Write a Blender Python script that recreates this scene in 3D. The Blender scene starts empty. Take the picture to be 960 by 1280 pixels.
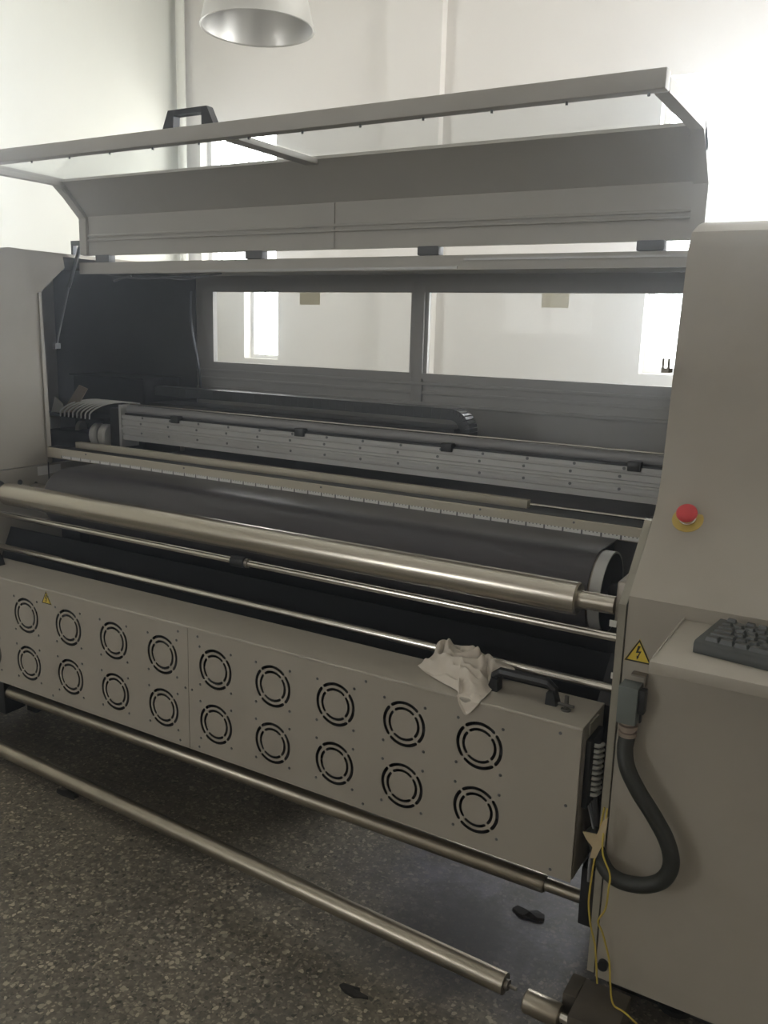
import bpy, bmesh, math, random
from mathutils import Vector, Matrix, noise
random.seed(7)
sc = bpy.context.scene
COL = sc.collection

# ------------------------------------------------------------------ camera
cam_d = bpy.data.cameras.new('camera')
cam_d.sensor_fit = 'HORIZONTAL'; cam_d.sensor_width = 36.0
cam_d.lens = 1080.0 / 960.0 * 36.0
cam_d.clip_start = 0.05
cam = bpy.data.objects.new('camera', cam_d); COL.objects.link(cam)
RX = Vector((0.859215, 0.510847, 0.028006))
RY = Vector((0.128813, -0.16303, -0.978176))
RZ = Vector((-0.495133, 0.844071, -0.205882))
m = Matrix((RX, -RY, -RZ)).transposed().to_4x4()
m.translation = (1.548568, -1.623932, 1.425038)
cam.matrix_world = m
sc.camera = cam

# ------------------------------------------------------------------ colour management
sc.view_settings.view_transform = 'Standard'
sc.view_settings.look = 'None'
sc.view_settings.gamma = 1.0
sc.view_settings.use_curve_mapping = False
sc.view_settings.exposure = 0.82

# ------------------------------------------------------------------ sky (daylight outside the hall)
w = bpy.data.worlds.new('sky'); sc.world = w; w.use_nodes = True
bg = w.node_tree.nodes['Background']
bg.inputs['Color'].default_value = (0.98, 0.985, 1.0, 1)
bg.inputs['Strength'].default_value = 7.0

# room size
X0, X1, Y0, Y1, ZC = -3.8, 4.6, -5.0, 4.0, 4.2
# openings (a0,a1,z0,z1)
WIN_BACK = [(-3.574, -2.80, 1.85, 2.95), (-3.124, -2.78, 1.17, 1.83), (0.10, 2.50, 1.20, 2.95)]
FILL_WIN_RIGHT = [(1.3, 3.85, .7, 3.7)]  # unseen opening, added to brighten the rear of the hall
FILL_WIN_FRONT = [(-2.4, -1.3, 1.4, 2.6)]  # unseen opening behind the camera, added as front fill
FILL_WIN_LEFT = [(.7, 2.0, 1.0, 3.3)]  # unseen opening, added for side light on the back wall

def portal(loc, rot, sx, sy):
    l = bpy.data.lights.new('window_portal', 'AREA'); l.shape = 'RECTANGLE'; l.size = sx; l.size_y = sy
    l.cycles.is_portal = True
    o = bpy.data.objects.new('window_portal', l); COL.objects.link(o); o.location = loc; o.rotation_euler = rot
R90 = math.pi / 2
for a0, a1, z0, z1 in WIN_BACK:  portal(((a0+a1)/2, Y1+.22, (z0+z1)/2), (-R90, 0, 0), a1-a0, z1-z0)
for a0, a1, z0, z1 in FILL_WIN_FRONT: portal(((a0+a1)/2, Y0-.22, (z0+z1)/2), (R90, 0, 0), a1-a0, z1-z0)
for a0, a1, z0, z1 in FILL_WIN_RIGHT: portal((X1+.22, (a0+a1)/2, (z0+z1)/2), (0, R90, 0), z1-z0, a1-a0)
for a0, a1, z0, z1 in FILL_WIN_LEFT:  portal((X0-.22, (a0+a1)/2, (z0+z1)/2), (0, -R90, 0), z1-z0, a1-a0)

# ------------------------------------------------------------------ materials
def mat(name, col, rough=0.5, metal=0.0, col2=None, nscale=6.0, nlo=.4, nhi=.7, rough2=None, bump=0.0, bscale=80.0, spec=None, ndetail=4.0):
    M = bpy.data.materials.new(name); M.use_nodes = True
    nt = M.node_tree; b = nt.nodes['Principled BSDF']
    b.inputs['Base Color'].default_value = (*col, 1); b.inputs['Roughness'].default_value = rough
    b.inputs['Metallic'].default_value = metal
    if spec is not None: b.inputs['Specular IOR Level'].default_value = spec
    tc = nt.nodes.new('ShaderNodeTexCoord')
    if col2 is not None:
        n = nt.nodes.new('ShaderNodeTexNoise'); n.inputs['Scale'].default_value = nscale; n.inputs['Detail'].default_value = ndetail
        n.inputs['Roughness'].default_value = .65
        nt.links.new(tc.outputs['Object'], n.inputs['Vector'])
        r = nt.nodes.new('ShaderNodeValToRGB')
        r.color_ramp.elements[0].position = nlo; r.color_ramp.elements[0].color = (*col, 1)
        r.color_ramp.elements[1].position = nhi; r.color_ramp.elements[1].color = (*col2, 1)
        nt.links.new(n.outputs['Fac'], r.inputs['Fac']); nt.links.new(r.outputs['Color'], b.inputs['Base Color'])
        if rough2 is not None:
            mr = nt.nodes.new('ShaderNodeMapRange'); mr.inputs['From Min'].default_value = nlo; mr.inputs['From Max'].default_value = nhi
            mr.inputs['To Min'].default_value = rough; mr.inputs['To Max'].default_value = rough2
            nt.links.new(n.outputs['Fac'], mr.inputs['Value']); nt.links.new(mr.outputs['Result'], b.inputs['Roughness'])
    if bump:
        n2 = nt.nodes.new('ShaderNodeTexNoise'); n2.inputs['Scale'].default_value = bscale; n2.inputs['Detail'].default_value = 3
        nt.links.new(tc.outputs['Object'], n2.inputs['Vector'])
        bp = nt.nodes.new('ShaderNodeBump'); bp.inputs['Strength'].default_value = bump; bp.inputs['Distance'].default_value = .002
        nt.links.new(n2.outputs['Fac'], bp.inputs['Height']); nt.links.new(bp.outputs['Normal'], b.inputs['Normal'])
    return M

def sheet_mat(name, tint, gloss=0.04, grough=0.02):
    M = bpy.data.materials.new(name); M.use_nodes = True; nt = M.node_tree; nt.nodes.clear()
    out = nt.nodes.new('ShaderNodeOutputMaterial'); t = nt.nodes.new('ShaderNodeBsdfTransparent'); t.inputs['Color'].default_value = (*tint, 1)
    g = nt.nodes.new('ShaderNodeBsdfGlossy'); g.inputs['Roughness'].default_value = grough
    lw = nt.nodes.new('ShaderNodeLayerWeight'); lw.inputs['Blend'].default_value = .5
    pw = nt.nodes.new('ShaderNodeMath'); pw.operation = 'POWER'; pw.inputs[1].default_value = 6; nt.links.new(lw.outputs['Facing'], pw.inputs[0])
    sc_ = nt.nodes.new('ShaderNodeMath'); sc_.operation = 'MULTIPLY_ADD'; sc_.inputs[1].default_value = .35; sc_.inputs[2].default_value = .006; nt.links.new(pw.outputs[0], sc_.inputs[0])
    mx = nt.nodes.new('ShaderNodeMixShader')
    nt.links.new(sc_.outputs[0], mx.inputs['Fac']); nt.links.new(t.outputs[0], mx.inputs[1]); nt.links.new(g.outputs[0], mx.inputs[2])
    nt.links.new(mx.outputs[0], out.inputs['Surface'])
    return M

def paper_mat(name, col):
    M = bpy.data.materials.new(name); M.use_nodes = True; nt = M.node_tree; nt.nodes.clear()
    out = nt.nodes.new('ShaderNodeOutputMaterial'); d = nt.nodes.new('ShaderNodeBsdfDiffuse'); t = nt.nodes.new('ShaderNodeBsdfTranslucent'); mx = nt.nodes.new('ShaderNodeMixShader')
    d.inputs['Color'].default_value = (*col, 1); t.inputs['Color'].default_value = (*col, 1); mx.inputs['Fac'].default_value = .6
    nt.links.new(d.outputs[0], mx.inputs[1]); nt.links.new(t.outputs[0], mx.inputs[2]); nt.links.new(mx.outputs[0], out.inputs['Surface'])
    return M

def terrazzo():
    M = bpy.data.materials.new('terrazzo'); M.use_nodes = True; nt = M.node_tree; b = nt.nodes['Principled BSDF']
    tc = nt.nodes.new('ShaderNodeTexCoord')
    def vor(scale):
        v = nt.nodes.new('ShaderNodeTexVoronoi'); v.inputs['Scale'].default_value = scale; v.inputs['Randomness'].default_value = 1
        nt.links.new(tc.outputs['Object'], v.inputs['Vector']); return v
    def ramp(src, stops):
        r = nt.nodes.new('ShaderNodeValToRGB')
        e = r.color_ramp.elements
        e[0].position, e[0].color = stops[0][0], (*stops[0][1], 1); e[1].position, e[1].color = stops[1][0], (*stops[1][1], 1)
        for p, c in stops[2:]:
            x = e.new(p); x.color = (*c, 1)
        nt.links.new(src, r.inputs['Fac']); return r
    def mix(f, a, c, blend='MIX'):
        x = nt.nodes.new('ShaderNodeMix'); x.data_type = 'RGBA'; x.blend_type = blend
        if isinstance(f, float): x.inputs[0].default_value = f
        else: nt.links.new(f, x.inputs[0])
        for s, i in ((a, 6), (c, 7)):
            if isinstance(s, tuple): x.inputs[i].default_value = (*s, 1)
            else: nt.links.new(s, x.inputs[i])
        return x.outputs[2]
    dn = nt.nodes.new('ShaderNodeTexNoise'); dn.inputs['Scale'].default_value = 55; dn.inputs['Detail'].default_value = 3
    nt.links.new(tc.outputs['Object'], dn.inputs['Vector'])
    va = nt.nodes.new('ShaderNodeVectorMath'); va.operation = 'MULTIPLY_ADD'; va.inputs[1].default_value = (.02, .02, .02)
    nt.links.new(dn.outputs['Color'], va.inputs[0]); nt.links.new(tc.outputs['Object'], va.inputs[2])
    def layer(base, scale, lo, hi, stops):
        v = vor(scale); nt.links.new(va.outputs[0], v.inputs['Vector'])
        sep = nt.nodes.new('ShaderNodeSeparateColor'); nt.links.new(v.outputs['Color'], sep.inputs[0])
        chip = ramp(sep.outputs[0], stops); pick = ramp(sep.outputs[1], [(lo, (0, 0, 0)), (lo+.02, (1, 1, 1))])
        mask = ramp(v.outputs['Distance'], [(hi, (1, 1, 1)), (hi+.06, (0, 0, 0))])
        mm = nt.nodes.new('ShaderNodeMath'); mm.operation = 'MULTIPLY'
        nt.links.new(mask.outputs[0], mm.inputs[0]); nt.links.new(pick.outputs[0], mm.inputs[1])
        return mix(mm.outputs[0], base, chip.outputs[0])
    n = nt.nodes.new('ShaderNodeTexNoise'); n.inputs['Scale'].default_value = 45; n.inputs['Detail'].default_value = 6; nt.links.new(tc.outputs['Object'], n.inputs['Vector'])
    cem = ramp(n.outputs['Fac'], [(.3, (.115, .102, .080)), (.7, (.20, .178, .14))])
    c1 = layer(cem.outputs[0], 150.0, .35, .5, [(0, (.07, .063, .052)), (.3, (.13, .12, .098)), (.65, (.24, .212, .165)), (.95, (.37, .325, .25))])
    c1 = layer(c1, 80.0, .55, .42, [(0, (.055, .05, .042)), (.3, (.15, .138, .112)), (.6, (.27, .24, .185)), (.95, (.50, .44, .34))])
    c1 = layer(c1, 48.0, .86, .34, [(0, (.10, .092, .078)), (.4, (.28, .255, .205)), (.95, (.42, .37, .28))])
    # grime patches
    n2 = nt.nodes.new('ShaderNodeTexNoise'); n2.inputs['Scale'].default_value = 2.3; n2.inputs['Detail'].default_value = 7; n2.inputs['Roughness'].default_value = .7
    nt.links.new(tc.outputs['Object'], n2.inputs['Vector'])
    g = ramp(n2.outputs['Fac'], [(.46, (0, 0, 0)), (.72, (1, 1, 1))])
    gm = nt.nodes.new('ShaderNodeMath'); gm.operation = 'MULTIPLY'; gm.inputs[1].default_value = .6; nt.links.new(g.outputs[0], gm.inputs[0])
    c2 = mix(gm.outputs[0], c1, (.05, .048, .042))
    # bluish back light painted with dark blotches under the right end of the machine
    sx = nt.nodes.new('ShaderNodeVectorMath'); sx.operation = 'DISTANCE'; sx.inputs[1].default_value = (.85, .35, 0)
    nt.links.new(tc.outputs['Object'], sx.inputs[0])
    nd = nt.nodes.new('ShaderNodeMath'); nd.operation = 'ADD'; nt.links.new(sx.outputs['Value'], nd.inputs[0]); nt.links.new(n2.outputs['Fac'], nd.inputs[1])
    blue_light = ramp(nd.outputs[0], [(.75, (1, 1, 1)), (1.05, (0, 0, 0))])
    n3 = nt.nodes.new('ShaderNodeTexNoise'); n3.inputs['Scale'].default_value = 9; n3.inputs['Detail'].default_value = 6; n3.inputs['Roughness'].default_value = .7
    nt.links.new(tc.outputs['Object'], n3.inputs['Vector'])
    blue_light_col = ramp(n3.outputs['Fac'], [(.36, (.022, .022, .03)), (.62, (.105, .105, .15))])
    im = nt.nodes.new('ShaderNodeMath'); im.operation = 'MULTIPLY'; im.inputs[1].default_value = .75; nt.links.new(blue_light.outputs[0], im.inputs[0])
    c3 = mix(im.outputs[0], c2, blue_light_col.outputs[0])
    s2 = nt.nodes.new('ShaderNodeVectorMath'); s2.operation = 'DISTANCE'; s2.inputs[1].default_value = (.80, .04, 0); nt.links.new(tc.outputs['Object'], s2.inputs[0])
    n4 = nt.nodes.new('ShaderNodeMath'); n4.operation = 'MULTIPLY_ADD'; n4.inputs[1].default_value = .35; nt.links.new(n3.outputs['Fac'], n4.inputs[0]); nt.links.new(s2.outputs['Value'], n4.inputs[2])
    dark_patch = ramp(n4.outputs[0], [(.27, (1, 1, 1)), (.43, (0, 0, 0))])  # near-black patch with a ragged edge
    sm = nt.nodes.new('ShaderNodeMath'); sm.operation = 'MULTIPLY'; sm.inputs[1].default_value = .8; nt.links.new(dark_patch.outputs[0], sm.inputs[0])
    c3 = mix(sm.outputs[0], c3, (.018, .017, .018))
    nt.links.new(c3, b.inputs['Base Color'])
    rr = nt.nodes.new('ShaderNodeMapRange'); rr.inputs['To Min'].default_value = .38; rr.inputs['To Max'].default_value = .7
    nt.links.new(n2.outputs['Fac'], rr.inputs['Value']); nt.links.new(rr.outputs[0], b.inputs['Roughness'])
    bp = nt.nodes.new('ShaderNodeBump'); bp.inputs['Strength'].default_value = .15; bp.inputs['Distance'].default_value = .001
    nt.links.new(n.outputs['Fac'], bp.inputs['Height']); nt.links.new(bp.outputs['Normal'], b.inputs['Normal'])
    return M

def ruler_mat():
    M = bpy.data.materials.new('ruler_print'); M.use_nodes = True; nt = M.node_tree; b = nt.nodes['Principled BSDF']
    tc = nt.nodes.new('ShaderNodeTexCoord'); sp = nt.nodes.new('ShaderNodeSeparateXYZ'); nt.links.new(tc.outputs['Object'], sp.inputs[0])
    def mth(op, a, c):
        x = nt.nodes.new('ShaderNodeMath'); x.operation = op
        for i, s in enumerate((a, c)):
            if s is None: continue
            if isinstance(s, (int, float)): x.inputs[i].default_value = s
            else: nt.links.new(s, x.inputs[i])
        return x.outputs[0]
    X = sp.outputs[0]; Z = sp.outputs[2]
    f1 = mth('LESS_THAN', mth('FRACT', mth('MULTIPLY', X, 100.0), None), .3)
    up = mth('GREATER_THAN', Z, .9425)
    f2 = mth('LESS_THAN', mth('FRACT', mth('MULTIPLY', X, 20.0), None), .09)
    k = mth('MAXIMUM', mth('MULTIPLY', f1, up), f2)
    mx = nt.nodes.new('ShaderNodeMix'); mx.data_type = 'RGBA'; nt.links.new(k, mx.inputs[0])
    mx.inputs[6].default_value = (.72, .72, .70, 1); mx.inputs[7].default_value = (.10, .10, .10, 1)
    nt.links.new(mx.outputs[2], b.inputs['Base Color']); b.inputs['Roughness'].default_value = .4
    return M

PAINT = (.405, .374, .318)
M_ = dict(
    cream=mat('cream_paint', PAINT, .45, 0, (.37, .339, .285), 5.0, .45, .75, .55, bump=.05, bscale=400),
    beamc=mat('beam_paint', (.50, .46, .37), .5),
    cream_dk=mat('cream_paint_worn', (.33, .31, .25), .5, 0, (.26, .245, .2), 7.0, .45, .7),
    lidgrey=mat('lid_paint', (.46, .445, .41), .5, 0, (.43, .415, .38), 4),
    grey=mat('grey_paint', (.42, .415, .40), .5, 0, (.39, .385, .37), 4),
    latch=mat('latch_metal', (.10, .095, .085), .45, .3),
    strut=mat('strut_metal', (.10, .105, .12), .4, .3),
    pulley=mat('pulley_white', (.85, .85, .83), .45),
    matte=mat('matte_black', (.012, .012, .013), .75, spec=.15),
    tubegrey=mat('tube_grey', (.27, .27, .275), .45),
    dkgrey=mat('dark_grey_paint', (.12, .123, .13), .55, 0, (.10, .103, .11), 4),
    black=mat('black_paint', (.013, .013, .014), .45, 0, (.022, .022, .023), 9),
    blackp=mat('black_plastic', (.018, .019, .02), .38),
    belt=mat('belt_rubber', (.052, .047, .052), .34, 0, (.042, .038, .042), 3.5, .4, .7, .40, bump=.05, bscale=300),
    steel=mat('polished_steel', (.55, .51, .44), .27, 1.0),
    steel_b=mat('bright_bar_steel', (.72, .69, .63), .2, 1.0),
    steel_w=mat('worn_steel', (.44, .40, .33), .36, 1.0, (.36, .33, .27), 9, .4, .75, .42),
    steel_d=mat('dull_steel', (.32, .29, .25), .45, 1.0, (.2, .18, .15), 18, .4, .75, .55),
    alu=mat('aluminium', (.50, .50, .49), .45, .3, (.45, .45, .44), 6),
    alu_lamp=mat('spun_aluminium', (.62, .61, .58), .36, .8),
    white=mat('white_plastic', (.62, .62, .60), .45),
    lead=mat('white_lead', (.82, .82, .80), .5),
    whitep=mat('white_paper', (.70, .69, .66), .8),
    notice=mat('beige_paper', (.55, .53, .46), .8),
    wall=mat('white_plaster', (.84, .81, .765), .85, 0, (.81, .78, .735), 1.3, .4, .7),
    wall_l=mat('left_plaster', (.78, .785, .71), .85, 0, (.75, .755, .68), 1.3, .4, .7),
    ceil=mat('ceiling_plaster', (.75, .74, .70), .9),
    frame_w=mat('window_frame_paint', (.70, .70, .68), .5),
    red=mat('red_button', (.62, .05, .055), .38),
    yellow=mat('yellow_print', (.72, .55, .06), .45),
    gold=mat('gold_legend', (.55, .40, .09), .42, .1),
    inkb=mat('black_print', (.012, .012, .012), .5),
    rubber=mat('black_rubber', (.020, .022, .020), .5),
    conduit=mat('conduit_rubber', (.025, .027, .022), .48),
    jbox=mat('grey_green_box', (.155, .175, .165), .5),
    brass=mat('nickel_gland', (.42, .35, .30), .38, .7),
    tape=mat('masking_tape', (.52, .42, .26), .75),
    wire_y=mat('yellow_wire', (.52, .40, .06), .5),
    wire_g=mat('grey_wire', (.17, .17, .18), .5),
    cloth=mat('rag_cotton', (.72, .66, .58), .95, 0, (.66, .60, .52), 14, bump=.3, bscale=500),
    kb=mat('keyboard_plastic', (.055, .060, .056), .45),
    key=mat('key_plastic', (.05, .055, .052), .32),
    iron=mat('block_iron', (.085, .072, .055), .65, .1, (.11, .095, .072), 14),
    scrap=mat('dark_scrap', (.022, .02, .018), .8),
    brown=mat('brown_card', (.40, .32, .25), .8),
    thin_paper=paper_mat('translucent_paper', (.62, .59, .50)),
    acryl=sheet_mat('clear_acrylic', (.93, .94, .94)),
    glass=sheet_mat('window_glass', (.97, .98, .98)),
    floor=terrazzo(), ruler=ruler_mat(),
)

# ------------------------------------------------------------------ mesh helpers
class MB:
    def __init__(s): s.bm = bmesh.new(); s.bev = False
    def box(s, x0, x1, y0, y1, z0, z1, bev=0.0):
        r = bmesh.ops.create_cube(s.bm, size=1.0)['verts']
        bmesh.ops.scale(s.bm, vec=(abs(x1-x0), abs(y1-y0), abs(z1-z0)), verts=r)
        bmesh.ops.translate(s.bm, vec=((x0+x1)/2, (y0+y1)/2, (z0+z1)/2), verts=r)
        if bev:
            s.bev = True
            es = list({e for v in r for e in v.link_edges})
            bmesh.ops.bevel(s.bm, geom=es, offset=bev, segments=2, affect='EDGES', profile=.5)
        return s
    def prism(s, pts, a0, a1, axis='x', bev=0):
        # pts: polygon in the two other axes (y,z) for x ; (x,z) for y ; (x,y) for z
        def P(u, v, a): return {'x': (a, u, v), 'y': (u, a, v), 'z': (u, v, a)}[axis]
        A = [s.bm.verts.new(P(u, v, a0)) for u, v in pts]; B = [s.bm.verts.new(P(u, v, a1)) for u, v in pts]
        n = len(pts); fs = []
        for i in range(n): fs.append(s.bm.faces.new((A[i], A[(i+1) % n], B[(i+1) % n], B[i])))
        fs.append(s.bm.faces.new(A[::-1])); fs.append(s.bm.faces.new(B))
        bmesh.ops.recalc_face_normals(s.bm, faces=fs)
        if bev:
            es = list({e for f in fs for e in f.edges}); bmesh.ops.bevel(s.bm, geom=es, offset=bev, segments=2, affect='EDGES', profile=.5)
        return s
    def tube(s, pts, r, seg=12, cap=True, smooth=0):
        pts = [Vector(p) for p in pts]
        if smooth: pts = catmull(pts, smooth)
        rad = r if isinstance(r, (list, tuple)) else [r]*len(pts)
        if len(rad) != len(pts): rad = [rad[0] + (rad[-1]-rad[0])*i/(len(pts)-1) for i in range(len(pts))]
        t0 = (pts[1]-pts[0]).normalized(); up = Vector((0, 0, 1)) if abs(t0.z) < .9 else Vector((1, 0, 0))
        u = t0.cross(up).normalized(); rings = []
        for i, p in enumerate(pts):
            t = ((pts[min(i+1, len(pts)-1)]) - pts[max(i-1, 0)])
            t = t.normalized() if t.length > 1e-9 else t0
            u = (u - t*u.dot(t)).normalized(); v = t.cross(u)
            rings.append([s.bm.verts.new(p + (u*math.cos(2*math.pi*k/seg) + v*math.sin(2*math.pi*k/seg))*rad[i]) for k in range(seg)])
        fs = []
        for a, b in zip(rings, rings[1:]):
            for k in range(seg): fs.append(s.bm.faces.new((a[k], a[(k+1) % seg], b[(k+1) % seg], b[k])))
        if cap: fs.append(s.bm.faces.new(rings[0][::-1])); fs.append(s.bm.faces.new(rings[-1]))
        bmesh.ops.recalc_face_normals(s.bm, faces=fs)
        return s
    def lathe(s, prof, org, axis=(0, 0, 1), seg=32, closed=False):
        # prof: list of (radius, height along axis)
        ax = Vector(axis).normalized(); up = Vector((0, 0, 1)) if abs(ax.z) < .9 else Vector((1, 0, 0))
        u = ax.cross(up).normalized(); v = ax.cross(u); org = Vector(org); rings = []
        for r, h in prof:
            if r < 1e-6: rings.append([s.bm.verts.new(org + ax*h)])
            else: rings.append([s.bm.verts.new(org + ax*h + (u*math.cos(2*math.pi*k/seg)+v*math.sin(2*math.pi*k/seg))*r) for k in range(seg)])
        fs = []
        L = list(zip(rings, rings[1:])) + ([(rings[-1], rings[0])] if closed else [])
        for a, b in L:
            for k in range(seg):
                k2 = (k+1) % seg
                if len(a) == 1 and len(b) == 1: continue
                if len(a) == 1: fs.append(s.bm.faces.new((a[0], b[k2], b[k])))
                elif len(b) == 1: fs.append(s.bm.faces.new((a[k], a[k2], b[0])))
                else: fs.append(s.bm.faces.new((a[k], a[k2], b[k2], b[k])))
        bmesh.ops.recalc_face_normals(s.bm, faces=fs)
        return s
    def cyl(s, a, b, r, seg=20): return s.tube([a, b], r, seg)
    def add_mesh(s, me): s.bm.from_mesh(me); return s

def catmull(P, n):
    Q = [P[0]*2-P[1]] + P + [P[-1]*2-P[-2]]; out = []
    for i in range(1, len(Q)-2):
        a, b, c, d = Q[i-1:i+3]
        for k in range(n):
            t = k/n
            out.append(.5*((2*b)+(c-a)*t+(2*a-5*b+4*c-d)*t*t+(3*b-a-3*c+d)*t**3))
    return out + [P[-1]]

WO = {}   # world origin of each thing or part
def build(name, mb, material, parent=None, base=None, smooth=True, angle=35, kind=None, label=None, cat=None, group=None, mesh=None):
    org = WO[parent.name] if parent is not None else Vector(base or (0, 0, 0))
    if mesh is None:
        if mb.bev: angle = min(angle, 25)
        me = bpy.data.meshes.new(name)
        bmesh.ops.translate(mb.bm, vec=-org, verts=mb.bm.verts[:])
        mb.bm.to_mesh(me); mb.bm.free()
        for mt in (material if isinstance(material, (list, tuple)) else [material]): me.materials.append(mt)
        if smooth:
            me.polygons.foreach_set('use_smooth', [True]*len(me.polygons)); me.set_sharp_from_angle(angle=math.radians(angle))
    else: me = mesh
    o = bpy.data.objects.new(name, me); COL.objects.link(o)
    if parent is not None: o.parent = parent
    else: o.location = org
    WO[o.name] = org.copy()
    if kind: o['kind'] = kind
    if label: o['label'] = label
    if cat: o['category'] = cat
    if group: o['group'] = group
    return o
def place(name, me, parent, loc, rot=None):
    o = bpy.data.objects.new(name, me); COL.objects.link(o); o.parent = parent
    o.location = Vector(loc) - WO[parent.name]
    if rot: o.rotation_euler = rot
    WO[o.name] = Vector(loc)
    return o
def thing(name, label, cat, loc, group=None):
    o = bpy.data.objects.new(name, None); COL.objects.link(o); o.location = loc; o.empty_display_size = .05
    o['label'] = label; o['category'] = cat
    if group: o['group'] = group
    WO[o.name] = Vector(loc); return o
def mesh_of(name, mb, material, smooth=True):
    me = bpy.data.meshes.new(name); mb.bm.to_mesh(me); mb.bm.free(); me.materials.append(material)
    if smooth: me.polygons.foreach_set('use_smooth', [True]*len(me.polygons)); me.set_sharp_from_angle(angle=math.radians(35))
    return me
def plate_mesh(loops, y0, y1):
    """flat plate in XZ with real holes, thickness y0..y1 ; loops[0] = outline"""
    cu = bpy.data.curves.new('plate_outline', 'CURVE'); cu.dimensions = '2D'; cu.fill_mode = 'BOTH'; cu.extrude = (y1-y0)/2
    for L in loops:
        sp = cu.splines.new('POLY'); sp.points.add(len(L)-1); sp.use_cyclic_u = True
        for p, (x, z) in zip(sp.points, L): p.co = (x, z, 0, 1)
    o = bpy.data.objects.new('plate_outline', cu); COL.objects.link(o)
    dg = bpy.context.evaluated_depsgraph_get(); dg.update()
    me = bpy.data.meshes.new_from_object(o.evaluated_get(dg))
    bpy.data.objects.remove(o); bpy.data.curves.remove(cu)
    for v in me.vertices: v.co = (v.co.x, (y0+y1)/2 - v.co.z, v.co.y)
    return me

# ================================================================== SETTING
def wall_with_holes(name, horiz, a0, a1, holes, p0, p1, material):
    mb = MB(); xs = sorted({a0, a1, *[h[0] for h in holes], *[h[1] for h in holes]}); zs = sorted({0, ZC, *[h[2] for h in holes], *[h[3] for h in holes]})
    for xa, xb in zip(xs, xs[1:]):
        for za, zb in zip(zs, zs[1:]):
            cx, cz = (xa+xb)/2, (za+zb)/2
            if any(h[0] < cx < h[1] and h[2] < cz < h[3] for h in holes): continue
            if horiz: mb.box(xa, xb, p0, p1, za, zb)
            else: mb.box(p0, p1, xa, xb, za, zb)
    return build(name, mb, material, kind='structure', smooth=False)
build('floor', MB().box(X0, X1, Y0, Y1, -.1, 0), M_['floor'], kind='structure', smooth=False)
build('ceiling', MB().box(X0, X1, Y0, Y1, ZC, ZC+.1), M_['ceil'], kind='structure', smooth=False)
wall_with_holes('wall_back', True, X0, X1, WIN_BACK, Y1, Y1+.2, M_['wall'])
wall_with_holes('wall_front', True, X0, X1, FILL_WIN_FRONT, Y0-.2, Y0, M_['wall'])
wall_with_holes('wall_left', False, Y0, Y1, FILL_WIN_LEFT, X0-.2, X0, M_['wall_l'])
wall_with_holes('wall_right', False, Y0, Y1, FILL_WIN_RIGHT, X1, X1+.2, M_['wall'])
build('trim_1', MB().box(-1.79, -1.37, Y1-.07, Y1, 0, ZC), M_['wall'], kind='structure', smooth=False)        # pilaster
build('trim_2', MB().tube([(-3.70, 3.93, 0), (-3.70, 3.93, ZC)], .035, 16), M_['wall_l'], kind='structure')       # painted corner pipe

wi = 0
def window(horiz, sgn, h, p, bars_step, bar_r=.007, frame=.04, cross=()):
    global wi; wi += 1
    a0, a1, z0, z1 = h
    def B(mb, xa, xb, ya, yb, za, zb):
        if horiz: mb.box(xa, xb, p+sgn*ya, p+sgn*yb, za, zb)
        else: mb.box(p+sgn*ya, p+sgn*yb, xa, xb, za, zb)
        return mb
    mb = MB()
    B(mb, a0, a0+frame, .09, .15, z0, z1); B(mb, a1-frame, a1, .09, .15, z0, z1)
    B(mb, a0+frame, a1-frame, .09, .15, z0, z0+frame); B(mb, a0+frame, a1-frame, .09, .15, z1-frame, z1)
    for c in cross: B(mb, c-.02, c+.02, .09, .15, z0+frame, z1-frame)
    wo = build(f'window_{wi}', mb, M_['frame_w'], kind='structure', smooth=False)
    build('pane', B(MB(), a0+frame, a1-frame, .118, .122, z0+frame, z1-frame), M_['glass'], wo, smooth=False)
    if bars_step:
        x = a0 + bars_step/2
        while x < a1:
            q = (x, p+sgn*.17) if horiz else (p+sgn*.17, x)
            build('bar', MB().tube([(*q, z0), (*q, z1)], bar_r, 8), M_['frame_w'], wo)
            x += bars_step
window(True, 1, WIN_BACK[0], Y1, .146)
window(True, 1, WIN_BACK[1], Y1, .172, frame=.03)
window(True, 1, WIN_BACK[2], Y1, 0, cross=(1.3,))
window(True, -1, FILL_WIN_FRONT[0], Y0, 0, cross=(-1.85,))  # added fill window behind the camera
window(False, -1, FILL_WIN_LEFT[0], X0, 0, cross=(1.35,))  # added window out of view, for side light
window(False, 1, FILL_WIN_RIGHT[0], X1, 0, cross=(2.57,))  # added window out of view, lights the rear walls

# scatter volume added to imitate window glare (its box lies outside the walls)
M = bpy.data.materials.new('glare_scatter'); M.use_nodes = True; nt = M.node_tree; nt.nodes.clear()
out = nt.nodes.new('ShaderNodeOutputMaterial'); v = nt.nodes.new('ShaderNodeVolumeScatter')
v.inputs['Color'].default_value = (.84, .91, 1, 1); v.inputs['Density'].default_value = .045; v.inputs['Anisotropy'].default_value = .82
nt.links.new(v.outputs[0], out.inputs['Volume'])
build('glare_veil', MB().box(X0-.3, X1+.3, Y0-.3, Y1+.3, -.15, ZC+.15), M, kind='stuff', smooth=False, label='thin scattering volume added through the whole hall to imitate window glare', cat='glare_veil')

# ================================================================== PRINTING MACHINE
pm = thing('printing_machine', 'wide cream industrial textile printing machine with raised lid and dark belt', 'machine', (0, .6, 0))
XP = 1.133
PROF = [(0, .09), (0, .936), (.018, .952), (.055, .985), (.105, 1.033), (.15, 1.08), (.170, 1.12), (.180, 1.17), (.188, 1.26), (.196, 1.36), (.206, 1.465), (.222, 1.60), (.245, 1.635), (.30, 1.655), (.36, 1.667)]

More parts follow.
